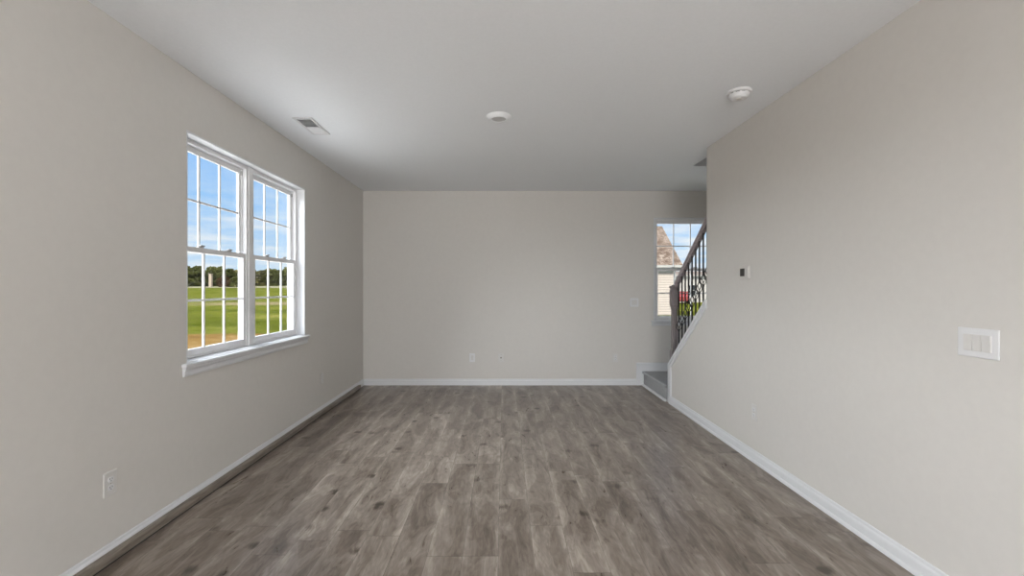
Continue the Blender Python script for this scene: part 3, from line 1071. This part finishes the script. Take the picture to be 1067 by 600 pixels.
# neighbouring house
def house(name, label, x0, x1, y0, depth, zg, eave, pitch, wall_mat, roof_mat, win):
    t = thing(name, ((x0 + x1) / 2, y0 + depth / 2, zg), label, 'house')
    y1 = y0 + depth
    run = depth / 2
    zr = eave + run * pitch
    bm = new_bm()
    prism(bm, [(y0, zg - 0.4), (y1, zg - 0.4), (y1, eave), ((y0 + y1) / 2, zr), (y0, eave)], 'x', x0, x1)
    obj('wall', bm, M[wall_mat], t, True)
    oh = 0.40
    for sgn in (-1, 1):
        bm = new_bm()
        ov = 0.18
        ye = y0 - ov if sgn < 0 else y1 + ov
        ym = (y0 + y1) / 2
        ze = eave - ov * pitch + 0.30
        prism(bm, [(ye, ze), (ym, zr + 0.30), (ym, zr + 0.12), (ye, ze - 0.16)], 'x', x0 - oh, x1 + oh)
        r = obj('roof_slope', bm, M[roof_mat], t, True)
        bm = new_bm()
        prism(bm, [(ye - sgn * 0.0, ze - 0.02), (ye + sgn * 0.14, ze - 0.02), (ye + sgn * 0.12, ze - 0.16), (ye, ze - 0.20)], 'x', x0 - oh, x1 + oh)
        obj('gutter', bm, M['gutter'], r, True)
        bm = new_bm()
        box(bm, x0 - oh, x1 + oh, min(ye, ye - sgn * oh), max(ye, ye - sgn * oh), ze - 0.34, ze - 0.19)
        obj('soffit', bm, M['gutter'], r, True)
    bm = new_bm()
    box(bm, x1 - 0.10, x1 + 0.02, y0 - 0.02, y0 + 0.10, zg - 0.3, eave)
    obj('corner_board', bm, M['gutter'], t, True)
    bm = new_bm()
    box(bm, x0, x1, y0 - 0.03, y0, eave - 0.30, eave)
    obj('frieze_board', bm, M['gutter'], t, True)
    for wx in win:
        bm = new_bm()
        box(bm, wx - 0.5, wx + 0.5, y0 - 0.05, y0 + 0.02, zg + 0.9, zg + 2.3, 0.01)
        f = obj('window', bm, M['gutter'], t, True)
        for a, b in ((0.96, 1.56), (1.64, 2.24)):
            bm = new_bm(); box(bm, wx - 0.42, wx + 0.42, y0 - 0.07, y0 - 0.045, zg + a, zg + b)
            obj('pane', bm, M['carglass'], f, True)
    return t
house('neighbour_house', 'cream sided house with brown shingle roof beyond the stair window', 0.5, 10.55, 28.0, 7.0, -0.18, 2.62, 0.78, 'siding', 'shingle', (3.0, 6.0))
house('neighbour_house', 'distant white sided house seen between the iron balusters', 21.0, 36.0, 58.0, 9.0, gz(22, 58), 2.75, 0.14, 'siding_w', 'shingle_b', (24.0, 26.5, 29.0))

# red parked car
cx, cy_, cz = 21.0, 57.0 - 3.0, gz(22, 54)
t = thing('car', (cx, cy_, cz), 'red parked car seen through the stair window between the balusters', 'car', 1.25)
bm = new_bm()
prism(bm, [(-2.15, 0.35), (-1.75, 0.28), (1.8, 0.28), (2.15, 0.40), (2.15, 0.78), (1.95, 0.92), (1.2, 0.98), (0.55, 1.40), (-0.95, 1.44), (-1.65, 0.98), (-2.1, 0.86)], 'y', -0.85, 0.85)
bmesh.ops.bevel(bm, geom=list(bm.edges), offset=0.05, segments=2, affect='EDGES')
obj('body', bm, M['red'], t)
bm = new_bm()
prism(bm, [(-1.45, 0.98), (1.05, 0.98), (0.50, 1.34), (-0.90, 1.38)], 'y', -0.87, 0.87)
obj('side_window', bm, M['carglass'], t)
for wx in (-1.35, 1.35):
    for s in (-1, 1):
        bm = new_bm()
        prism(bm, [(wx + 0.32 * math.cos(2 * PI * k / 24), 0.32 + 0.32 * math.sin(2 * PI * k / 24)) for k in range(24)], 'y', s * 0.70, s * 0.90)
        w_ = obj('wheel', bm, M['tyre'], t)
        bm = new_bm()
        prism(bm, [(wx + 0.19 * math.cos(2 * PI * k / 16), 0.32 + 0.19 * math.sin(2 * PI * k / 16)) for k in range(16)], 'y', s * 0.89, s * 0.915)
        obj('hubcap', bm, M['lock'], w_)
